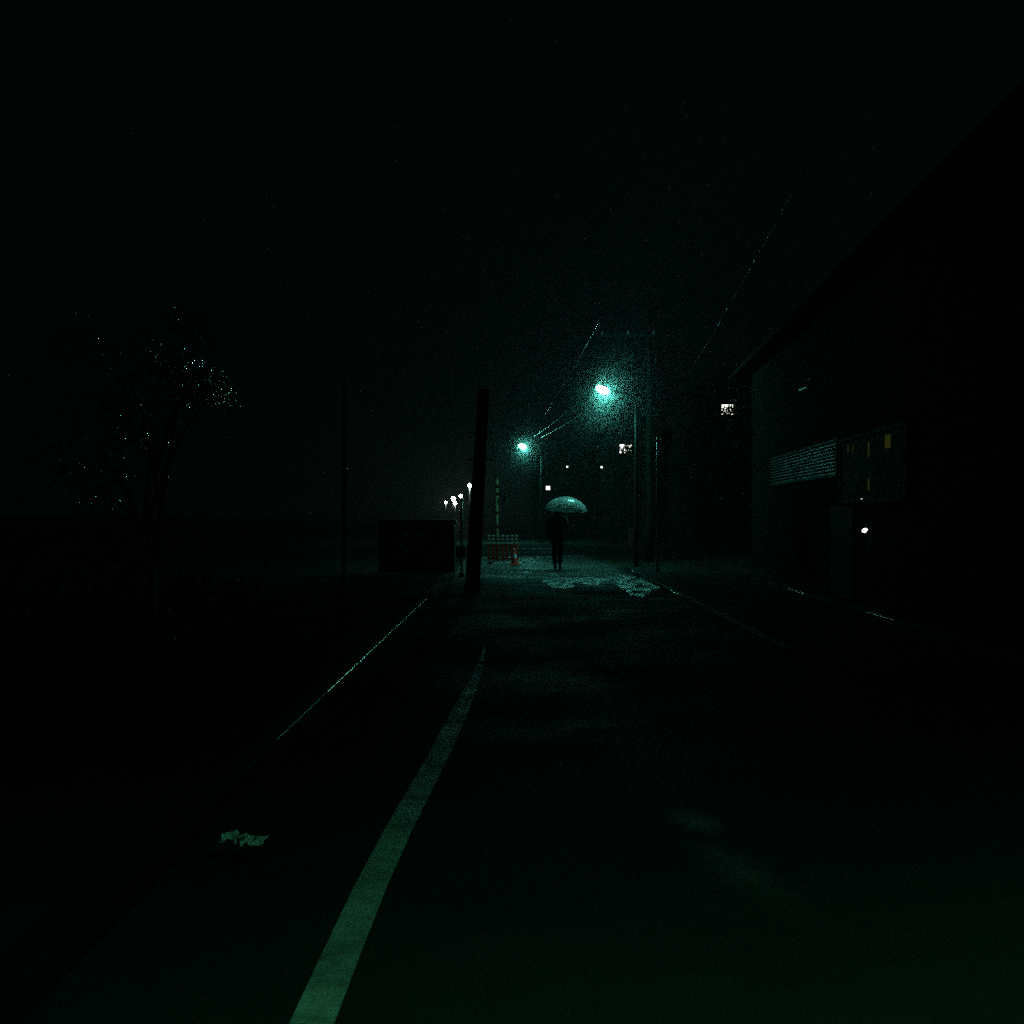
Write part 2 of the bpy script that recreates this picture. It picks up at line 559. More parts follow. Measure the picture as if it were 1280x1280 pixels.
# two pale rounded patches in the right foreground, fading out towards their rims
for (px, py, rx, ry, rz, lab) in ((870, 1028, 0.17, 0.34, 8, 'small faint pale patch on the asphalt at right'),
                                  (925, 1090, 0.20, 0.75, 12, 'long faint pale patch trailing towards the viewer at right')):
    b = MB()
    b.v = [Vector((rx * math.cos(k * math.pi / 20), ry * math.sin(k * math.pi / 20), 0)) for k in range(40)]
    b.f, b.mi = [list(range(40))], [0]
    nm = 'pale_patch' + ('' if rx < 0.18 else '_long')
    m = patchy_cover(nm, (0.10, 0.105, 0.095) if rx < 0.18 else (0.05, 0.052, 0.048), 0.0, 1.0, 7.0, 0.8)
    nt_ = m.node_tree
    tc_ = nt_.nodes.new('ShaderNodeTexCoord')
    mp = nt_.nodes.new('ShaderNodeMapping')
    mp.inputs['Scale'].default_value = (1 / rx, 1 / ry, 1)
    gd = nt_.nodes.new('ShaderNodeTexGradient')
    gd.gradient_type = 'SPHERICAL'
    nt_.links.new(tc_.outputs['Object'], mp.inputs['Vector'])
    nt_.links.new(mp.outputs['Vector'], gd.inputs['Vector'])
    mr_ = [n for n in nt_.nodes if n.type == 'MAP_RANGE'][0]
    nz = mr_.inputs['Value'].links[0].from_node
    ad = nt_.nodes.new('ShaderNodeMath')
    ad.operation = 'MULTIPLY'
    nt_.links.new(nz.outputs['Fac'], ad.inputs[0])
    nt_.links.new(gd.outputs['Fac'], ad.inputs[1])
    nt_.links.new(ad.outputs[0], mr_.inputs['Value'])
    mr_.inputs['From Min'].default_value = 0.05
    mr_.inputs['From Max'].default_value = 0.45
    g = G(px, py)
    o = b.build('road_patch', m, None, False, 0, (g.x, g.y, 0.0045))
    o.rotation_euler = (0, 0, math.radians(rz))
    tag(o, lab, 'road stain', kind='structure')


# ------------------------------------------------------------------ street lamps
def street_lamp(loc, height, arm, label, bowl_mat, tilt=24, size=1.0, cutoff=0.0):
    """galvanised pole with a gooseneck arm to the left and a tilted bowl head"""
    t = thing('street_lamp', label, 'street lamp', loc, 0, 'gooseneck lamps along the street')
    MB().tube([(0, 0, 0), (0, 0, 1.2), (0, 0, height * 0.6), (0, 0, height - 0.45)], [0.06, 0.055, 0.048, 0.04], 12).build('pole', M['pole_paint'], t, True)
    MB().box((-0.11, -0.11, 0), (0.11, 0.11, 0.03)).build('base_plate', M['dark_metal'], t)
    pts = [(0, 0, height - 0.46)]
    for k in range(1, 9):
        w = math.pi / 2 * k / 8
        pts.append((-(arm - 0.2) * (1 - math.cos(w)) * 0.9, 0, height - 0.46 + 0.42 * math.sin(w)))
    pts.append((-arm + 0.16, 0, height - 0.02))
    MB().tube(pts, 0.026, 10).build('arm', M['pole_paint'], t, True)
    R = Matrix.Rotation(math.radians(tilt), 4, 'Y')
    c = Vector((-arm, 0, height))
    MB().ball(c, (0.19 * size, 0.11 * size, 0.10 * size), 18, 0, R).build('bowl', bowl_mat, t, True)
    up = R @ Vector((0, 0, 1))
    h = MB()
    T = Matrix.Translation(c + up * (0.088 * size)) @ R @ Matrix.Diagonal((0.11 * size, 0.055 * size, 0.04 * size, 1))
    prof = [(1.0, 0.0), (0.98, 0.25), (0.85, 0.6), (0.55, 0.9), (0.01, 1.0)]
    h.lathe(prof, 18, 0, T)
    if cutoff:      # deep skirt: this lamp throws its light only downwards
        T = Matrix.Translation(c) @ R
        h.lathe([(0.245, 0.12), (0.25, -cutoff), (0.242, -cutoff), (0.237, 0.115), (0.1, 0.118)], 24, 0, T)
    h.build('hood', M['dark_metal'], t, True)
    return t


L1 = P(753, 487, 31.5)
p1 = P(795, 640, 31.5)
street_lamp((p1.x, 31.5, 0), L1.z, p1.x - L1.x, 'brightest gooseneck street lamp, standing on the right behind the person with umbrella', M['lamp'])
L2 = P(653, 558, 56)
street_lamp((L2.x + 0.95, 56, 0), L2.z, 0.95, 'second gooseneck street lamp, smaller and farther off, left of the brightest one', M['lamp_far'])
street_lamp((3.3, -1.6, 0), 4.9, 0.95, 'gooseneck street lamp behind the viewer that lights the near white line', M['lamp_near'], 0, 1.0, 0.20)

for (px, py, d, r, lab) in (
        (587, 607, 100, 0.16, 'topmost and nearest of the small distant round lamps, just left of the dark utility pole'),
        (576, 620, 150, 0.22, 'distant round lamp second from the right in the far row'),
        (566.5, 623.5, 190, 0.32, 'distant round lamp in the middle of the far row, upper one of a close pair'),
        (569, 629, 235, 0.32, 'distant round lamp just below another, lower one of a close pair'),
        (557, 628, 270, 0.28, 'leftmost and faintest of the small distant round lamps')):
    c = P(px, py, d)
    t = thing('lamp_post', lab, 'lamp post', (c.x, d, 0), 0, 'round lamps far along the bend')
    MB().tube([(0, 0, 0), (0, 0, c.z - r * 0.9)], [0.09, 0.06], 8).build('pole', M['steel'], t, True)
    MB().ball((0, 0, c.z), r, 12).build('globe', M['globe'], t, True)


# ------------------------------------------------------------------ poles
def utility_pole(loc, h, r0, lean, label, arms, bolts=()):
    t = thing('utility_pole', label, 'utility pole', loc)
    MB().tube([(lean * z, 0, z) for z in (0, h * .15, h * .35, h * .6, h)], [r0 - 0.010 * z for z in (0, h * .15, h * .35, h * .6, h)], 18).build('shaft', M['pole'], t, True)
    for z in bolts:
        for sg in (-1, 1):
            MB().tube([(lean * z + sg * r0 * 0.8, 0, z), (lean * z + sg * (r0 + 0.10), -0.02, z)], 0.011, 6).build('step_bolt', M['steel'], t, True)
    for (z, x0, x1) in arms:
        a = MB().box((lean * z + x0, -0.19, z), (lean * z + x1, -0.12, z + 0.075)).build('crossarm', M['dark_metal'], t)
        n = 3
        for k in range(n):
            xx = lean * z + x0 + 0.06 + (x1 - x0 - 0.12) * k / (n - 1)
            MB().lathe([(0.012, 0.075), (0.045, 0.085), (0.03, 0.12), (0.045, 0.14), (0.02, 0.19), (0.001, 0.20)], 10, 0,
                       Matrix.Translation((xx, -0.155, z))).build('insulator', M['concrete'], a, True)
    return t


utility_pole((-0.855, 21.0, 0), 3.82, 0.145, 0.058, 'thick dark utility pole at the left edge of the street beside the far lamps', [],
             (2.5, 3.0, 3.52))
b = MB()
utility_pole((4.04, 34.5, 0), 8.0, 0.13, 0.0, 'slim dark utility pole with crossarm rising right of the brightest lamp', [(6.9, -1.5, 0.2)], (4.5, 4.7))

# slim pole at left of the street
t = thing('metal_pole', 'thin dark metal pole on the left pavement below the leafy tree', 'pole', (P(430, 641, 13).x, 13, 0.118))
MB().tube([(0, 0, 0), (0, 0, 1.4), (0.01, 0, 2.9)], [0.03, 0.027, 0.025], 12).build('shaft', M['steel'], t, True)
for z in (1.86, 2.34, 2.42):
    MB().tube([(0, 0, z), (0, 0, z + 0.05)], 0.036, 12).build('clamp_band', M['bright_steel'], t, True)

# post with control box beside the utility pole
t = thing('box_post', 'slim post with a small pale box, standing left of the thick utility pole', 'post', (P(577, 641, 26.2).x, 26.2, 0))
MB().tube([(0, 0, 0), (0, 0, 1.85)], 0.03, 10).build('shaft', M['steel'], t, True)
MB().box((-0.13, -0.1, 0.48), (0.11, 0.1, 0.72)).build('control_box', M['concrete'], t, bevel=0.015)
MB().box((-0.07, -0.07, 0), (0.07, 0.07, 0.10)).build('base_cap', M['white_band'], t, bevel=0.02)

# road sign seen nearly from behind
t = thing('road_sign', 'thin grey post carrying a small dim blue sign, right of the wet paving', 'road sign', (P(822, 641, 28.4).x, 28.4, 0))
MB().tube([(0, 0, 0), (0, 0, 3.45)], 0.032, 12).build('shaft', M['steel'], t, True)
MB().lathe([(0.001, -0.012), (0.2, -0.012), (0.21, 0), (0.2, 0.012), (0.001, 0.012)], 24, 0,
           Matrix.Translation((0.22, -0.05, 3.36)) @ Matrix.Rotation(math.radians(40), 4, 'Z') @ Matrix.Rotation(math.radians(90), 4, 'X')).build('sign_plate', M['blue'], t, True)
MB().box((-0.04, -0.05, 3.3), (0.2, -0.035, 3.36)).build('bracket', M['steel'], t)

# convex mirror post with yellow bands
t = thing('traffic_mirror', 'yellow banded post with a small round traffic mirror behind the barrier', 'traffic mirror', (P(621.5, 641, 36).x, 36, 0))
sh = MB()
sh.tube([(0, 0, 0), (0, 0, 2.6)], 0.042, 12)
sh.build('post', M['yellow'], t, True)
for z in (0.5, 1.0, 1.45, 2.05, 2.3):
    MB().tube([(0, 0, z), (0, 0, z + 0.10)], 0.046, 12).build('dark_band', M['dark_metal'], t, True)
MM = Matrix.Translation((0.22, -0.02, 1.95)) @ Matrix.Rotation(math.radians(62), 4, 'Z') @ Matrix.Rotation(math.radians(90), 4, 'X')
MB().lathe([(0.001, 0.05), (0.08, 0.043), (0.15, 0.025), (0.19, 0.0)], 24, 0, MM).build('mirror', M['bright_steel'], t, True)
MB().lathe([(0.185, -0.01), (0.215, -0.01), (0.215, 0.05), (0.2, 0.05), (0.185, -0.01)], 24, 0, MM).build('rim', M['pole_paint'], t, True)
MB().box((-0.02, -0.02, 1.93), (0.2, 0.02, 1.97)).build('bracket', M['steel'], t)

# ------------------------------------------------------------------ barrier and cone
t = thing('construction_barrier', 'red barrier of upright slats with white bands standing left of the person', 'barrier', (-0.40, 32.6, 0), math.radians(-6))
for k in range(7):
    x = -0.44 + k * 0.135
    s = MB().box((x - 0.033, -0.02, 0.1), (x + 0.033, 0.02, 0.86)).build('slat', M['orange'], t, bevel=0.006)
    for z in (0.60, 0.71, 0.81):
        MB().box((x - 0.036, -0.024, z), (x + 0.036, 0.024, z + 0.045)).build('white_band', M['white_band'], s)
for z in (0.14, 0.52):
    MB().box((-0.50, 0.022, z), (0.44, 0.05, z + 0.05)).build('rail', M['orange'], t, bevel=0.006)
for x in (-0.42, 0.36):
    MB().box((x - 0.03, -0.22, 0), (x + 0.03, 0.24, 0.07)).build('foot', M['dark_metal'], t, bevel=0.01)
t = thing('traffic_cone', 'orange traffic cone with a broad square base in front of the red barrier', 'traffic cone', (P(643, 641, 31.9).x, 31.9, 0))
MB().lathe([(0.10, 0.04), (0.095, 0.06), (0.03, 0.46), (0.02, 0.47), (0.001, 0.47)], 18).build('body', M['orange'], t, True)
MB().box((-0.17, -0.17, 0.004), (0.17, 0.17, 0.05)).build('base', M['cone'], t, bevel=0.015)
MB().lathe([(0.073, 0.22), (0.057, 0.32)], 18).build('band', M['white_band'], t, True)

# red box right of the street
t = thing('red_box', 'dim red upright box on a short leg in the dark beyond the right kerb', 'box', (P(791, 641, 41).x, 41, 0))
MB().box((-0.16, -0.12, 0.22), (0.16, 0.12, 0.95)).build('cabinet', M['red'], t, bevel=0.02)
MB().box((-0.13, -0.135, 0.3), (0.13, -0.122, 0.88)).build('door', M['red'], t, bevel=0.01)
MB().box((-0.06, -0.05, 0), (0.06, 0.05, 0.22)).build('leg', M['dark_metal'], t)

# ------------------------------------------------------------------ low walls
t = thing('garden_wall', 'low dark wall with rounded coping left of the thick utility pole', 'wall', (-2.42, 27.6, 0))
MB().box((-1.0, -0.12, -0.02), (0.88, 0.14, 1.2)).build('wall_body', M['dark_concrete'], t, bevel=0.05)
MB().box((-1.03, -0.16, 1.202), (0.92, 0.18, 1.335)).build('coping', M['concrete'], t, bevel=0.05)
t = thing('low_wall', 'low pale concrete wall crossing behind the person at ankle height', 'wall', (0.55, 41, 0), math.radians(-4))
MB().box((-0.75, -0.12, -0.02), (0.75, 0.12, 0.12)).build('wall_body', M['concrete'], t, bevel=0.02)
MB().box((-0.78, -0.15, 0.122), (0.78, 0.15, 0.19)).build('coping', M['concrete'], t, bevel=0.02)


# ------------------------------------------------------------------ foliage
def leaf_into(v, f, c, size, rnd, face=None):
    """one curved pointed leaf of 3x2 quads"""
    a = Vector((rnd.gauss(0, 1), rnd.gauss(0, 1), rnd.gauss(0, 1) - 0.4)).normalized()
    n = Vector((rnd.gauss(0, 1), rnd.gauss(0, 1), rnd.gauss(0, 1) + 0.6))
    if face is not None:      # leaves turned to the light
        n = (Vector(face) + Vector((rnd.gauss(0, .26), rnd.gauss(0, .26), rnd.gauss(0, .26)))).normalized()
        a = a - n * n.dot(a)
        a.normalize()
    n = (n - a * n.dot(a))
    if n.length < 1e-3:
        n = a.orthogonal()
    n.normalize()
    s = a.cross(n)
    b = len(v)
    cur = rnd.uniform(0.1, 0.35)
    for i, (tt, w) in enumerate(((0, 0.04), (0.3, 0.3), (0.65, 0.27), (1, 0.02))):
        bend = -cur * tt * tt
        for j in (-1, 0, 1):
            fold = 0.12 * abs(j) * w
            v.append(c + a * (tt * size) + s * (j * w * size) + n * ((bend + fold) * size))
    for i in range(3):
        for j in range(2):
            k = b + i * 3 + j
            f.append([k, k + 1, k + 4, k + 3])


def foliage(name, clusters, m, parent, seed, face=None):
    """clusters: (centre, radii, count, leaf size) relative to the parent"""
    rnd = random.Random(seed)
    v, f = [], []
    for c, rad, n, size in clusters:
        subs = []
        for _ in range(max(3, n // (8 if n < 350 and size < 0.15 else 40))):
            while True:
                q = Vector((rnd.uniform(-1, 1), rnd.uniform(-1, 1), rnd.uniform(-1, 1)))
                if q.length < 1:
                    break
            subs.append(q)
        for _ in range(n):
            q = rnd.choice(subs) + Vector((rnd.gauss(0, 0.2), rnd.gauss(0, 0.2), rnd.gauss(0, 0.2)))
            leaf_into(v, f, Vector(c) + Vector((q.x * rad[0], q.y * rad[1], q.z * rad[2])), size * rnd.uniform(0.6, 1.3), rnd, face if face and rnd.random() < (0.9 if c[0] > 0.35 and c[2] < 3.4 and n > 400 else 0.07) else None)
    b = MB()
    b.v, b.f, b.mi = v, f, [0] * len(f)
    return b.build(name, m, parent, True)


def trunk(parent, h, r, limbs, seed):
    rnd = random.Random(seed)
    b = MB()
    pts = [Vector((0, 0, 0))]
    for k in range(1, 7):
        pts.append(Vector((rnd.uniform(-0.05, 0.05) * k * 0.4, rnd.uniform(-0.05, 0.05) * k * 0.4, h * k / 6)))
    b.tube(pts, [r * (1.25 if k == 0 else 1 - 0.1 * k) for k in range(7)], 10)
    for e in limbs:
        st = pts[rnd.randint(3, 6)]
        e = Vector(e)
        mid = (st + e) / 2 + Vector((0, 0, 0.12 * (e - st).length))
        b.tube([st, mid, e], [r * 0.5, r * 0.3, r * 0.08], 7)
    return b.build('trunk', M['bark'], parent, True)


D = 14.0
t0 = Vector((-4.6, D, 0))
t = thing('leafy_tree', 'broad dark tree with glinting wet leaves on the left', 'tree', t0)
cl = []
for (px, py, rx, rz, n, s) in ((236, 474, 0.34, 0.25, 1300, 0.052), (266, 488, 0.26, 0.2, 900, 0.05), (160, 470, 0.9, 0.6, 700, 0.055),
                               (250, 412, 0.25, 0.16, 350, 0.045), (195, 535, 0.35, 0.35, 330, 0.055), (120, 560, 0.6, 0.5, 330, 0.055),
                               (130, 620, 0.5, 0.4, 260, 0.055)):
    c = P(px, py, D + random.uniform(-0.3, 0.3)) - t0
    cl.append((c, (rx, 0.9, rz), n, s))
foliage('crown', cl, M['leaf'], t, 3, (1, 0.05, 0.1))
trunk(t, 2.0, 0.07, [c[0] for c in cl], 5)

for (px, d, h, w, n, lab, seed) in ((262, 9.5, 0.95, 0.5, 420, 'low wet shrub on the left ground nearest the white scrap', 21),
                                    (120, 11.5, 1.3, 0.9, 480, 'wide dark shrub at the far left below the leafy tree', 22),
                                    (510, 25.2, 1.1, 0.55, 260, 'dark shrub with few glints in front of the low dark wall', 23)):
    g = P(px, 641, d)
    z0 = 0.118 if -3.4 < g.x < -1.6 and d < 26 else -0.02
    t = thing('shrub', lab, 'shrub', (g.x, d, z0), 0, 'shrubs on the left')
    foliage('leaves', [((0, 0, h * 0.55), (w, w * 0.8, h * 0.45), n, 0.06)], M['leaf_dull'], t, seed)
    b = MB()
    rr = random.Random(seed)
    for k in range(7):
        b.tube([(0, 0, 0), (rr.uniform(-.3, .3) * w, rr.uniform(-.3, .3) * w, h * 0.4), (rr.uniform(-.7, .7) * w, rr.uniform(-.6, .6) * w, h * 0.85)], [0.014, 0.01, 0.004], 6)
    b.build('stems', M['bark'], t, True)


# ------------------------------------------------------------------ houses
def WD(px):
    """distance ahead at which the right house wall crosses photo column px"""
    return 4.39 / ((px - CX) / F - 0.067)


TH = math.atan(0.067)
H0 = Vector((4.39 + 0.067 * 8, 8, 0))
CS = math.sqrt(1 + 0.067 ** 2)


def S(px, py=None):
    d = WD(px)
    s = (d - 8) * CS
    if py is None:
        return s
    return s, EYE - (py - CY) / F * d


house = thing('house', 'dark two storey house with a louvred grille and dim yellow window slits on the right', 'house', H0, -TH)
HL, HD, HH = 23.0, 8.0, 5.3
MB().box((0, 0, -0.02), (HD, HL, HH)).build('wall', M['house'], house)
r = MB()
ov = 0.5
A = [(-ov, -ov, HH + 0.002), (HD + ov, -ov, HH + 0.002), (HD + ov, HL + ov, HH + 0.002), (-ov, HL + ov, HH + 0.002)]
B = [(HD / 2, HD / 2, HH + 2.0), (HD / 2, HL - HD / 2, HH + 2.0)]
k = len(r.v)
r.v = [Vector(p) for p in A + B]
r.f = [[0, 1, 4], [1, 2, 5, 4], [2, 3, 5], [3, 0, 4, 5], [3, 2, 1, 0]]
r.mi = [0] * 5
roof = r.build('roof', M['roof'], house)
MB().tube([(-ov - 0.06, -ov, HH - 0.02), (-ov - 0.06, HL + ov, HH - 0.02)], 0.045, 8).build('gutter', M['roof'], roof, True)
# louvred grille
s0, s1 = S(1048), S(965)
zt, zb = 2.78, 2.20
lv = MB()
g = MB()
g.box((-0.05, s0 - 0.05, zb - 0.05), (-0.001, s0, zt + 0.05)).box((-0.05, s1, zb - 0.05), (-0.001, s1 + 0.05, zt + 0.05))
g.box((-0.05, s0, zt + 0.002), (-0.001, s1, zt + 0.05)).box((-0.05, s0, zb - 0.05), (-0.001, s1, zb - 0.002))
gr = g.build('louvre_grille', M['dark_metal'], house)
sl = MB()
ns = 9
for k in range(ns):
    z = zb + 0.02 + (zt - zb - 0.06) * k / (ns - 1)
    T = Matrix.Translation((-0.03, (s0 + s1) / 2, z)) @ Matrix.Rotation(math.radians(-72), 4, 'Y')
    sl.box((-0.017, -(s1 - s0) / 2 + 0.004, -0.004), (0.017, (s1 - s0) / 2 - 0.004, 0.004), 0, T)
M['louvre'] = mat('louvre_paint', (0.022, 0.023, 0.022), 0.55, spec=0.06, nscale=3)
sl.build('slats', M['louvre'], gr)
# yellow window behind curtains
wa, wb, z0, z1 = S(1136), S(1054), 1.72, 2.72
f = MB()
f.box((-0.06, wa - 0.06, z0 - 0.06), (-0.001, wa, z1 + 0.06)).box((-0.06, wb, z0 - 0.06), (-0.001, wb + 0.06, z1 + 0.06))
f.box((-0.06, wa, z1 + 0.001), (-0.001, wb, z1 + 0.06)).box((-0.09, wa, z0 - 0.06), (-0.001, wb, z0 - 0.001))
win = f.build('window', M['timber'], house)
MB().quad((-0.012, wa + 0.002, z0), (-0.012, wb - 0.002, z0), (-0.012, wb - 0.002, z1), (-0.012, wa + 0.002, z1)).build('pane', M['warm_win'], win)
slits = [(1060.5, 1063.5, 556, 565), (1067, 1069.2, 555, 566), (1086, 1089.5, 552, 571), (1107.5, 1116, 543, 560)]
cu = MB()
edges = [wa + 0.001]
spans = []
for (a, b_, ya, yb) in sorted(slits, reverse=True):
    spans.append((S(b_), S(a), ya, yb, (a + b_) / 2))
y = wa + 0.001
for (sa, sb, ya, yb, pm) in spans:
    cu.box((-0.035, y, z0), (-0.018, sa, z1))
    d = WD(pm)
    zt_ = min(z1 - 0.01, EYE - (ya - CY) / F * d)
    zb_ = EYE - (yb - CY) / F * d
    if abs(pm - 1087.75) < 1:
        zm = EYE - (598 - CY) / F * d
        zl = EYE - (613 - CY) / F * d
        cu.box((-0.033, sa, zm), (-0.017, sb, zb_)).box((-0.033, sa, z0), (-0.017, sb, max(z0 + 0.002, zl)))
    else:
        cu.box((-0.033, sa, z0), (-0.017, sb, zb_))
    cu.box((-0.033, sa, zt_), (-0.017, sb, z1))
    y = sb
cu.box((-0.035, y, z0), (-0.018, wb - 0.001, z1))
cu.build('curtain', M['curtain'], win)
# entrance door with handle, lamp, intercom
da, db = S(1068), S(1040)
dr = MB().box((-0.03, da, 0.02), (-0.001, db, 1.62)).build('door', M['timber'], house, bevel=0.008)
s_, z_ = S(1053, 679)
MB().ball((-0.06, s_, z_), (0.025, 0.05, 0.022), 10).build('handle', M['bright_steel'], dr, True)
s_, z_ = S(1086, 663)
lm = MB().box((-0.05, s_ - 0.09, z_ - 0.06), (-0.001, s_ + 0.09, z_ + 0.06)).build('wall_lamp', M['dark_metal'], house, bevel=0.01)
MB().ball((-0.06, s_, z_), (0.04, 0.105, 0.028), 12, 0, Matrix.Rotation(math.radians(-10), 4, 'X')).build('lens', M['entrance'], lm, True)
s_, z_ = S(1081, 624.6)
MB().box((-0.04, s_ - 0.05, z_ - 0.03), (-0.001, s_ + 0.05, z_ + 0.03)).build('indicator_lamp', M['dark_metal'], house)
MB().ball((-0.05, s_, z_), (0.02, 0.035, 0.02), 8).build('indicator_lens', M['led'], house, True)
# bracket arm under the eaves
M['slat'] = mat('painted_bar', (0.25, 0.26, 0.25), 0.35, spec=0.5, nscale=10)
br = MB().tube([(0, 0, 0), (0, 0.78, 0)], 0.028, 12).build('sign_bar', M['slat'], house, True)
dd = 22.0
wx = 4.39 + 0.067 * dd
br.location = ((5.85 - wx), (dd - 8) * CS, 4.0)
br.rotation_euler = (0, 0, math.radians(8) + TH)
MB().tube([(0.02, 0.55, 0), (0.06, 0.55, 0.0), (0.3, 0.55, 0.0)], 0.014, 8).build('bracket', M['dark_metal'], br, True)
MB().tube([(0, 0.2, 0.02), (0, 0.2, 0.16)], 0.012, 8).tube([(0, 0.12, 0.16), (0, 0.34, 0.16)], 0.016, 8).build('top_hook', M['slat'], br, True)


def far_house(x0, x1, y0, y1, h, label, wins):
    """dark house, gabled roof; wins: (px,py,w,h,material,label)"""
    t = thing('house', label, 'house', ((x0 + x1) / 2, y0, 0))
    w = (x1 - x0) / 2
    MB().box((-w, 0, -0.02), (w, y1 - y0, h)).build('wall', M['house'], t)
    r = MB()
    o = 0.35
    dp = y1 - y0
    r.v = [Vector(p) for p in ((-w - o, -o, h + 0.002), (w + o, -o, h + 0.002), (w + o, dp + o, h + 0.002), (-w - o, dp + o, h + 0.002), (0, -o, h + w * 0.5), (0, dp + o, h + w * 0.5))]
    r.f = [[0, 1, 4], [1, 2, 5, 4], [2, 3, 5], [3, 0, 4, 5], [3, 2, 1, 0]]
    r.mi = [0] * 5
    r.build('roof', M['roof'], t)
    for (px, py, ww, hh, m, lit) in wins:
        c = P(px, py, y0)
        cx = c.x - (x0 + x1) / 2
        f = MB()
        for (a, b_, c_, d_) in ((-ww / 2 - .05, -ww / 2, -hh / 2 - .05, hh / 2 + .05), (ww / 2, ww / 2 + .05, -hh / 2 - .05, hh / 2 + .05),
                                (-ww / 2, ww / 2, hh / 2, hh / 2 + .05), (-ww / 2, ww / 2, -hh / 2 - .05, -hh / 2)):
            f.box((cx + a, -0.05, c.z + c_), (cx + b_, -0.001, c.z + d_))
        if lit == 2:
            f.box((cx - 0.012, -0.04, c.z - hh / 2), (cx + 0.012, -0.012, c.z + hh / 2)).box((cx - ww / 2, -0.038, c.z - 0.012), (cx + ww / 2, -0.014, c.z + 0.012))
        fr = f.build('window', M['dark_metal'], t)
        MB().quad((cx - ww / 2, -0.01, c.z - hh / 2), (cx + ww / 2, -0.01, c.z - hh / 2), (cx + ww / 2, -0.01, c.z + hh / 2), (cx - ww / 2, -0.01, c.z + hh / 2)).build('pane', m, fr)
    return t


far_house(0.9, 5.2, 75, 83, 5.4, 'far dark house with one small bright four pane window above the umbrella',
          [(685, 610, 0.26, 0.24, M['white_win'], 2), (709, 583.5, 0.10, 0.10, M['cool_win'], 0), (705, 600, 0.6, 0.6, M['glass'], 0)])
far_house(4.6, 9.4, 60, 69, 6.0, 'dark house with bright upper windows showing through leaves right of the second lamp',
          [(782, 561, 0.62, 0.46, M['white_win'], 2), (795, 561, 0.12, 0.36, M['white_win'], 0), (752, 584, 0.09, 0.09, M['cool_win'], 0), (830, 590, 0.9, 0.9, M['glass'], 0)])
far_house(7.3, 12.5, 46, 54, 6.6, 'dark house with one bright upper window broken up by leaves, above the louvred grille',
          [(909, 512, 0.46, 0.40, M['white_win'], 0), (960, 520, 0.9, 0.9, M['glass'], 0)])

# leafy branches before those windows
for (px, py, d, spread, n, sz, hgt, lab, seed) in ((784, 562, 59.4, 0.36, 330, 0.12, 5.0, 'slender dark tree before the bright windows right of the brightest lamp', 41),
                                                   (909, 513, 45.4, 0.28, 345, 0.085, 6.0, 'tall dark tree before the bright window above the louvred grille', 42)):
    c = P(px, py, d)
    t = thing('slender_tree', lab, 'tree', (c.x + 0.9, d, 0), 0, 'trees before the far houses')
    rel = Vector((-0.9, 0, c.z))
    foliage('crown', [(rel, (spread, 0.25, spread * 0.8), n, sz), ((0.3, 0, c.z + 0.3), (1.1, 0.5, 1.0), 500, 0.14), ((0, 0.1, c.z - 0.9), (1.0, 0.5, 0.7), 300, 0.14)], M['leaf_dull'], t, seed)
    trunk(t, c.z - 0.3, 0.1, [rel + Vector((0.2, 0, 0.1)), (0.8, 0, c.z + 0.7), (-0.3, 0, c.z + 0.9)], seed)


# ------------------------------------------------------------------ overhead wires
def wire(a, b_, sag, label, r=0.011):
    pts = []
    for k in range(25):
        u = k / 24
        p = a.lerp(b_, u)
        p.z -= sag * 4 * u * (1 - u)
        pts.append(p)
    o = MB().tube(pts, r, 8).build('overhead_wire', M['rubber'], None, True)
    return tag(o, label, 'wire', 'overhead wires')


wa_ = Vector((2.42, 32.25, 6.53))
wire(P(668, 545, 54), P(722, 503, 33.5), 0.06, 'upper of two short bright wires between the two street lamps', 0.013)
wire(P(676, 547, 54), P(738, 510, 33), 0.05, 'lower of two short bright wires between the two street lamps', 0.013)
wire(P(680, 520, 50), P(757, 388, 26), 0.08, 'steep faint wire above the pair of bright wires', 0.007)
wire(P(858, 470, 40), P(1010, 205, 13), 0.10, 'long lone wire climbing to the upper right of the sky', 0.004)


# ------------------------------------------------------------------ scrap on the ground at left
from mathutils import noise as mnoise
sc0 = G(303, 1052)
b = MB()
for (cx, cy, sx, sy, sd) in ((-0.055, 0.025, 0.042, 0.075, 1.0), (0.05, -0.02, 0.052, 0.065, 7.0)):
    n = 30
    g0 = len(b.v)
    keep = {}
    for i in range(n):
        for j in range(n):
            u, w = i / (n - 1) * 2 - 1, j / (n - 1) * 2 - 1
            q = Vector((u * 1.6 + sd, w * 1.6, sd))
            wob = mnoise.noise_vector(q * 0.9)
            fold = abs(mnoise.noise(q * 1.7)) * 0.045 + abs(mnoise.noise(q * 3.0)) * 0.01
            b.v.append(Vector((cx + u * sx + wob.x * 0.035, cy + w * sy + wob.y * 0.05, 0.004 + fold * max(0.0, 1 - (u * u + w * w) * 0.4))))
            keep[i, j] = u * u + w * w + mnoise.noise(q * 1.3 + Vector((3, 1, 2))) * 1.3 < 0.85
    for i in range(n - 1):
        for j in range(n - 1):
            if keep[i, j] and keep[i + 1, j + 1]:
                k = g0 + i * n + j
                b.f.append([k, k + 1, k + n + 1, k + n])
                b.mi.append(0)
M['bag'] = mat('crumpled_plastic', (0.6, 0.62, 0.61), 0.3, nscale=35, noise=0.6)
o = b.build('plastic_scrap', M['bag'], None, True, 0, (sc0.x * (1 - 0.118 / 1.5), sc0.y * (1 - 0.118 / 1.5), 0.119))
tag(o, 'crumpled pale plastic scrap lying on the left pavement', 'litter')


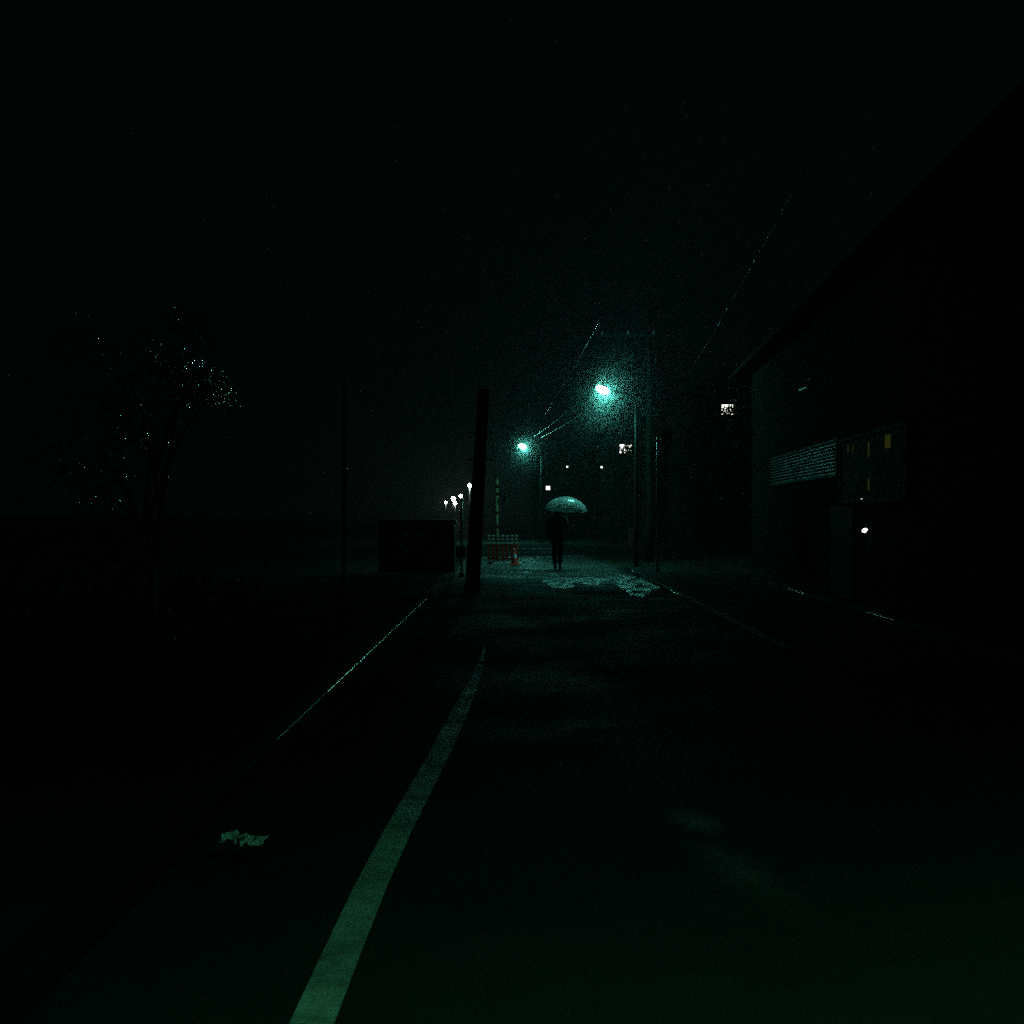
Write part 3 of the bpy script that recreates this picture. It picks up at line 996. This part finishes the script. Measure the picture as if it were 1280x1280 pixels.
# ------------------------------------------------------------------ person
def skin_mesh(name, verts, edges, m, parent, root=0, sub=2):
    """verts: (x,y,z,rx,ry)"""
    me = bpy.data.meshes.new(name)
    me.from_pydata([v[:3] for v in verts], edges, [])
    me.materials.append(m)
    o = bpy.data.objects.new(name, me)
    COL.objects.link(o)
    o.parent = parent
    sk = o.modifiers.new('skin', 'SKIN')
    sk.use_smooth_shade = True
    if not me.skin_vertices:
        bm = bmesh.new()
        bm.from_mesh(me)
        bm.verts.layers.skin.verify()
        bm.to_mesh(me)
        bm.free()
    for i, v in enumerate(verts):
        sv = me.skin_vertices[0].data[i]
        sv.radius = (v[3], v[4] if len(v) > 4 else v[3])
        sv.use_root = (i == root)
    ss = o.modifiers.new('sub', 'SUBSURF')
    ss.levels = ss.render_levels = sub
    return o


PX = P(697, 641, 29.6)
person = thing('person', 'person in dark clothes walking away under a clear umbrella in the middle of the street', 'person', (PX.x, 29.6, 0.004), math.radians(-6))
# joints (local: y forward = away from the viewer)
hipL, hipR = (-0.09, 0, 0.86), (0.09, 0, 0.86)
kneL, kneR = (-0.085, 0.13, 0.47), (0.08, -0.02, 0.47)
ankL, ankR = (-0.08, 0.16, 0.09), (0.075, -0.2, 0.13)
V_ = [(0, 0, 0.92, .13, .10),          # 0 pelvis
      (0, 0.01, 1.08, .125, .09), (0, 0.02, 1.25, .15, .10), (0, 0.02, 1.36, .12, .08),   # 1-3 waist chest upper
      (0, 0.03, 1.42, .05, .05), (0, 0.045, 1.48, .062, .072), (0, 0.05, 1.555, .075, .09), (0, 0.04, 1.62, .055, .065),   # 4-7 neck head
      (-0.17, 0.02, 1.34, .055, .055), (-0.22, -0.02, 1.08, .042, .042), (-0.22, 0.06, 0.85, .03, .03), (-0.22, 0.075, 0.78, .036, .02),  # 8-11 left arm
      (0.17, 0.02, 1.34, .055, .055), (0.24, -0.01, 1.10, .042, .042), (0.245, 0.15, 1.26, .03, .03), (0.245, 0.19, 1.31, .034, .024),    # 12-15 right arm bent up
      (*hipL, .085, .085), (*kneL, .055, .055), (*ankL, .038, .038), (-0.08, 0.28, 0.04, .035, .025),   # 16-19
      (*hipR, .085, .085), (*kneR, .055, .055), (*ankR, .038, .038), (0.075, -0.10, 0.035, .035, .025)]  # 20-23
E_ = [(0, 1), (1, 2), (2, 3), (3, 4), (4, 5), (5, 6), (6, 7), (3, 8), (8, 9), (9, 10), (10, 11), (3, 12), (12, 13), (13, 14), (14, 15),
      (0, 16), (16, 17), (17, 18), (18, 19), (0, 20), (20, 21), (21, 22), (22, 23)]


def fingers(base_i, base, along, across, curl):
    """four fingers and a thumb from the palm"""
    al, ac, cu_ = Vector(along).normalized(), Vector(across).normalized(), Vector(curl).normalized()
    for k, ln in enumerate((0.062, 0.072, 0.066, 0.052)):
        o = Vector(base) + ac * (0.024 - 0.016 * k) + al * 0.03
        i = len(V_)
        V_.append((*o, .0095, .0095))
        V_.append((*(o + al * ln * 0.5 + cu_ * ln * 0.25), .0085, .0085))
        V_.append((*(o + al * ln * 0.6 + cu_ * ln * 0.75), .0075, .0075))
        E_.extend([(base_i, i), (i, i + 1), (i + 1, i + 2)])
    o = Vector(base) + ac * 0.034
    i = len(V_)
    V_.append((*(o + cu_ * 0.012), .0105, .0105))
    V_.append((*(o + ac * 0.012 + cu_ * 0.03 + al * 0.025), .009, .009))
    E_.extend([(base_i, i), (i, i + 1)])


fingers(11, (-0.22, 0.08, 0.775), (0, 0.15, -1), (0, 1, 0.1), (1, 0, -0.2))
fingers(15, (0.245, 0.195, 1.315), (-0.4, 0.75, 0.35), (0, -0.3, 1), (-1, -0.1, 0))
V_.append((0, 0.145, 1.535, .012, .012))   # nose
E_.append((6, len(V_) - 1))
for sx in (-1, 1):
    V_.append((sx * 0.088, 0.045, 1.545, .012, .02))   # ears
    E_.append((6, len(V_) - 1))
skin_mesh('body', V_, E_, M['skin'], person, 0, 1)
CV = [(0, 0, 0.74, .17, .13), (0, 0, 0.92, .16, .125), (0, 0.01, 1.08, .15, .115), (0, 0.02, 1.25, .178, .128), (0, 0.02, 1.37, .13, .095), (0, 0.025, 1.425, .065, .065),
      (-0.185, 0.02, 1.335, .075, .075), (-0.235, -0.02, 1.08, .06, .06), (-0.23, 0.05, 0.87, .047, .047),
      (0.185, 0.02, 1.335, .075, .075), (0.25, -0.01, 1.09, .06, .06), (0.248, 0.13, 1.235, .047, .047)]
CE = [(0, 1), (1, 2), (2, 3), (3, 4), (4, 5), (4, 6), (6, 7), (7, 8), (4, 9), (9, 10), (10, 11)]
skin_mesh('coat', CV, CE, M['coat'], person, 1, 2)
TV = [(0, 0, 0.92, .135, .11), (*hipL, .1, .1), (kneL[0], kneL[1], kneL[2], .075, .075), (ankL[0], ankL[1], 0.11, .064, .064),
      (*hipR, .1, .1), (kneR[0], kneR[1], kneR[2], .075, .075), (ankR[0], ankR[1], 0.15, .064, .064)]
skin_mesh('trousers', TV, [(0, 1), (1, 2), (2, 3), (0, 4), (4, 5), (5, 6)], M['trousers'], person, 0, 2)
for a, tz in ((ankL, 0.045), (ankR, 0.045)):
    skin_mesh('shoe', [(a[0], a[1] - 0.05, tz + 0.005, .042, .042), (a[0], a[1] + 0.04, tz + 0.003, .046, .042), (a[0], a[1] + 0.15, tz - 0.008, .042, .034)], [(0, 1), (1, 2)], M['shoe'], person, 0, 2)
MB().ball((0, 0.035, 1.585), (0.098, 0.115, 0.10), 18).ball((0, -0.005, 1.51), (0.085, 0.07, 0.09), 14).build('hair', M['hair'], person, True)

# clear umbrella, tilted a little to the right
ua = P(708.5, 621, 29.55)
hand = person.matrix_basis @ Vector((0.235, 0.215, 1.34))
hand = Vector((PX.x, 29.6, 0.004)) + Matrix.Rotation(math.radians(-6), 3, 'Z') @ Vector((0.225, 0.235, 1.345))
axis = Vector((0.05, -0.12, 1)).normalized()
Ru = Vector((0, 0, 1)).rotation_difference(axis).to_matrix().to_4x4()
apex = Vector((ua.x, 29.72, ua.z))
umb = thing('umbrella', 'pale clear domed umbrella held by the person in the street', 'umbrella', apex)
RAD, HGT, NG = 0.575, 0.365, 8
cv = MB()
rings, seg = 9, 8
for i in range(rings + 1):
    u = i / rings
    ang = u * math.radians(78)
    for k in range(NG * seg):
        w = 2 * math.pi * k / (NG * seg)
        fr = (k % seg) / seg
        dip = 1 - 0.075 * math.sin(math.pi * fr) * u ** 1.3     # cloth pulls in between the ribs
        rr_ = RAD * math.sin(ang) / math.sin(math.radians(78)) * dip
        z = -HGT * (1 - math.cos(ang)) / (1 - math.cos(math.radians(78))) + 0.02 * math.sin(math.pi * fr) * u ** 6
        cv.v.append(Ru @ Vector((max(rr_, 0.004) * math.cos(w), max(rr_, 0.004) * math.sin(w), z)))
for i in range(rings):
    for k in range(NG * seg):
        k2 = (k + 1) % (NG * seg)
        n = NG * seg
        cv.f.append([i * n + k, i * n + k2, (i + 1) * n + k2, (i + 1) * n + k])
        cv.mi.append(0)
cvo = cv.build('canopy', M['vinyl'], umb, True)
hb = MB()
n = NG * seg
hem = [cv.v[rings * n + k] for k in range(n)]
hb.tube(hem + [hem[0]], 0.006, 6)
hb.build('hem', M['white_band'], cvo, True)
for k in range(NG):
    w = 2 * math.pi * k / NG
    pts = []
    for i in range(rings + 1):
        p = cv.v[i * n + k * seg]
        pts.append(p * 0.992 - axis * 0.006)
    MB().tube(pts, 0.0035, 6).build('rib', M['bright_steel'], umb, True)
hl = hand - apex
MB().tube([axis * 0.05, Vector((0, 0, 0)), hl * 0.5, hl], 0.007, 8).build('shaft', M['bright_steel'], umb, True)
hk = [hl + Vector((0, 0, 0.03))]
for k in range(10):
    w = math.pi * k / 9
    hk.append(hl + Vector((0.03 - 0.03 * math.cos(w), 0, -0.10 - 0.035 * math.sin(w))))
MB().tube(hk, 0.012, 8).build('handle', M['white_band'], umb, True)

# ------------------------------------------------------------------ rain
rnd = random.Random(77)
rb = MB()


def drop(c, ln, w):
    dirn = Vector((0.45 + rnd.gauss(0, .05), rnd.gauss(0, .05), 1)).normalized()
    a = dirn.cross(Vector((0, 1, 0))).normalized() * w
    bb = dirn.cross(a).normalized() * w
    k = len(rb.v)
    rb.v += [c - dirn * ln / 2, c + a, c - a * 0.5 + bb * 0.87, c - a * 0.5 - bb * 0.87, c + dirn * ln / 2]
    rb.f += [[k, k + 2, k + 1], [k, k + 3, k + 2], [k, k + 1, k + 3], [k + 4, k + 1, k + 2], [k + 4, k + 2, k + 3], [k + 4, k + 3, k + 1]]
    rb.mi += [0] * 6


for (c, R_, n) in ((L1, 0.5, 9000), (L2, 0.6, 8000), (L1, 1.2, 30000), (L2, 1.3, 14000), (L1, 2.8, 7000), (L2, 3.0, 3000)):  # extra drops crowded round both lamps to build their halos
    for _ in range(n):
        while True:
            q = Vector((rnd.gauss(0, .5), rnd.gauss(0, .5), rnd.gauss(0, .5)))
            if 0.12 < q.length < 2.2:
                break
        drop(c + q * R_, rnd.uniform(0.05, 0.12), rnd.uniform(0.0008, 0.0018))
for _ in range(5000):
    drop(Vector((rnd.uniform(-4, 6), rnd.uniform(12, 60), rnd.uniform(0.1, 8))), rnd.uniform(0.06, 0.16), rnd.uniform(0.001, 0.0025))
M['rain'] = mat('rain_water', (0.055, 0.057, 0.057), 0.7, spec=0.03, nscale=3, noise=0.02)
tag(rb.build('rain', M['rain']), 'fine slanting rain with extra drops added around the street lamps for their halos', 'rain', kind='stuff')

# ------------------------------------------------------------------ air
hz = MB().box((-110, -50, -1.2), (110, 345, 16)).build('haze', None)
hm = bpy.data.materials.new('night_mist')
hm.use_nodes = True
nt = hm.node_tree
nt.nodes.clear()
pv = nt.nodes.new('ShaderNodeVolumePrincipled')
pv.inputs['Color'].default_value = (0.9, 0.95, 0.95, 1)
pv.inputs['Density'].default_value = 0.00085
pv.inputs['Anisotropy'].default_value = 0.25
oo = nt.nodes.new('ShaderNodeOutputMaterial')
nt.links.new(pv.outputs['Volume'], oo.inputs['Volume'])
hz.data.materials.clear()
hz.data.materials.append(hm)
tag(hz, 'thin rainy night mist filling the street', 'haze', kind='stuff')

# ------------------------------------------------------------------ world: overcast night sky over a town
w = bpy.data.worlds.new('World')
SC.world = w
w.use_nodes = True
nt = w.node_tree
bg = nt.nodes['Background']
tc = nt.nodes.new('ShaderNodeTexCoord')
n = nt.nodes.new('ShaderNodeTexNoise')
n.inputs['Scale'].default_value = 2.2
n.inputs['Detail'].default_value = 4
nt.links.new(tc.outputs['Generated'], n.inputs['Vector'])
r = nt.nodes.new('ShaderNodeValToRGB')
r.color_ramp.elements[0].position = 0.35
r.color_ramp.elements[1].position = 0.7
r.color_ramp.elements[0].color = (0.25, 0.9, 1.1, 1)
r.color_ramp.elements[1].color = (0.5, 1.6, 1.4, 1)
nt.links.new(n.outputs['Fac'], r.inputs['Fac'])
sep = nt.nodes.new('ShaderNodeSeparateXYZ')
nt.links.new(tc.outputs['Generated'], sep.inputs[0])
gr_ = nt.nodes.new('ShaderNodeMapRange')
gr_.inputs['From Min'].default_value = 0.0
gr_.inputs['From Max'].default_value = 0.5
gr_.inputs['To Min'].default_value = 0.4
gr_.inputs['To Max'].default_value = 0.6
nt.links.new(sep.outputs['Z'], gr_.inputs['Value'])
sm_ = nt.nodes.new('ShaderNodeMix')
sm_.data_type = 'RGBA'
sm_.blend_type = 'MULTIPLY'
sm_.inputs[0].default_value = 1
nt.links.new(r.outputs['Color'], sm_.inputs[6])
nt.links.new(gr_.outputs['Result'], sm_.inputs[7])
nt.links.new(sm_.outputs[2], bg.inputs['Color'])
bg.inputs['Strength'].default_value = 0.0019

# ------------------------------------------------------------------ camera and render
cd = bpy.data.cameras.new('camera')
cam = bpy.data.objects.new('camera', cd)
COL.objects.link(cam)
cam.location = (0, 0, EYE)
cam.rotation_euler = (math.radians(90), 0, 0)
cd.sensor_width = 36
cd.lens = F / 1280 * 36
cd.shift_x = -(CX - 640) / 1280
cd.shift_y = (CY - 640) / 1280
cd.clip_end = 1500
cd.clip_start = 0.05
SC.camera = cam
vs = SC.view_settings
vs.view_transform = 'Standard'
vs.look = 'None'
vs.exposure = 0
vs.gamma = 1
cy = SC.cycles
cy.use_denoising = False
cy.sample_clamp_indirect = 0.4
cy.max_bounces = 6
cy.transparent_max_bounces = 12
cy.volume_bounces = 0
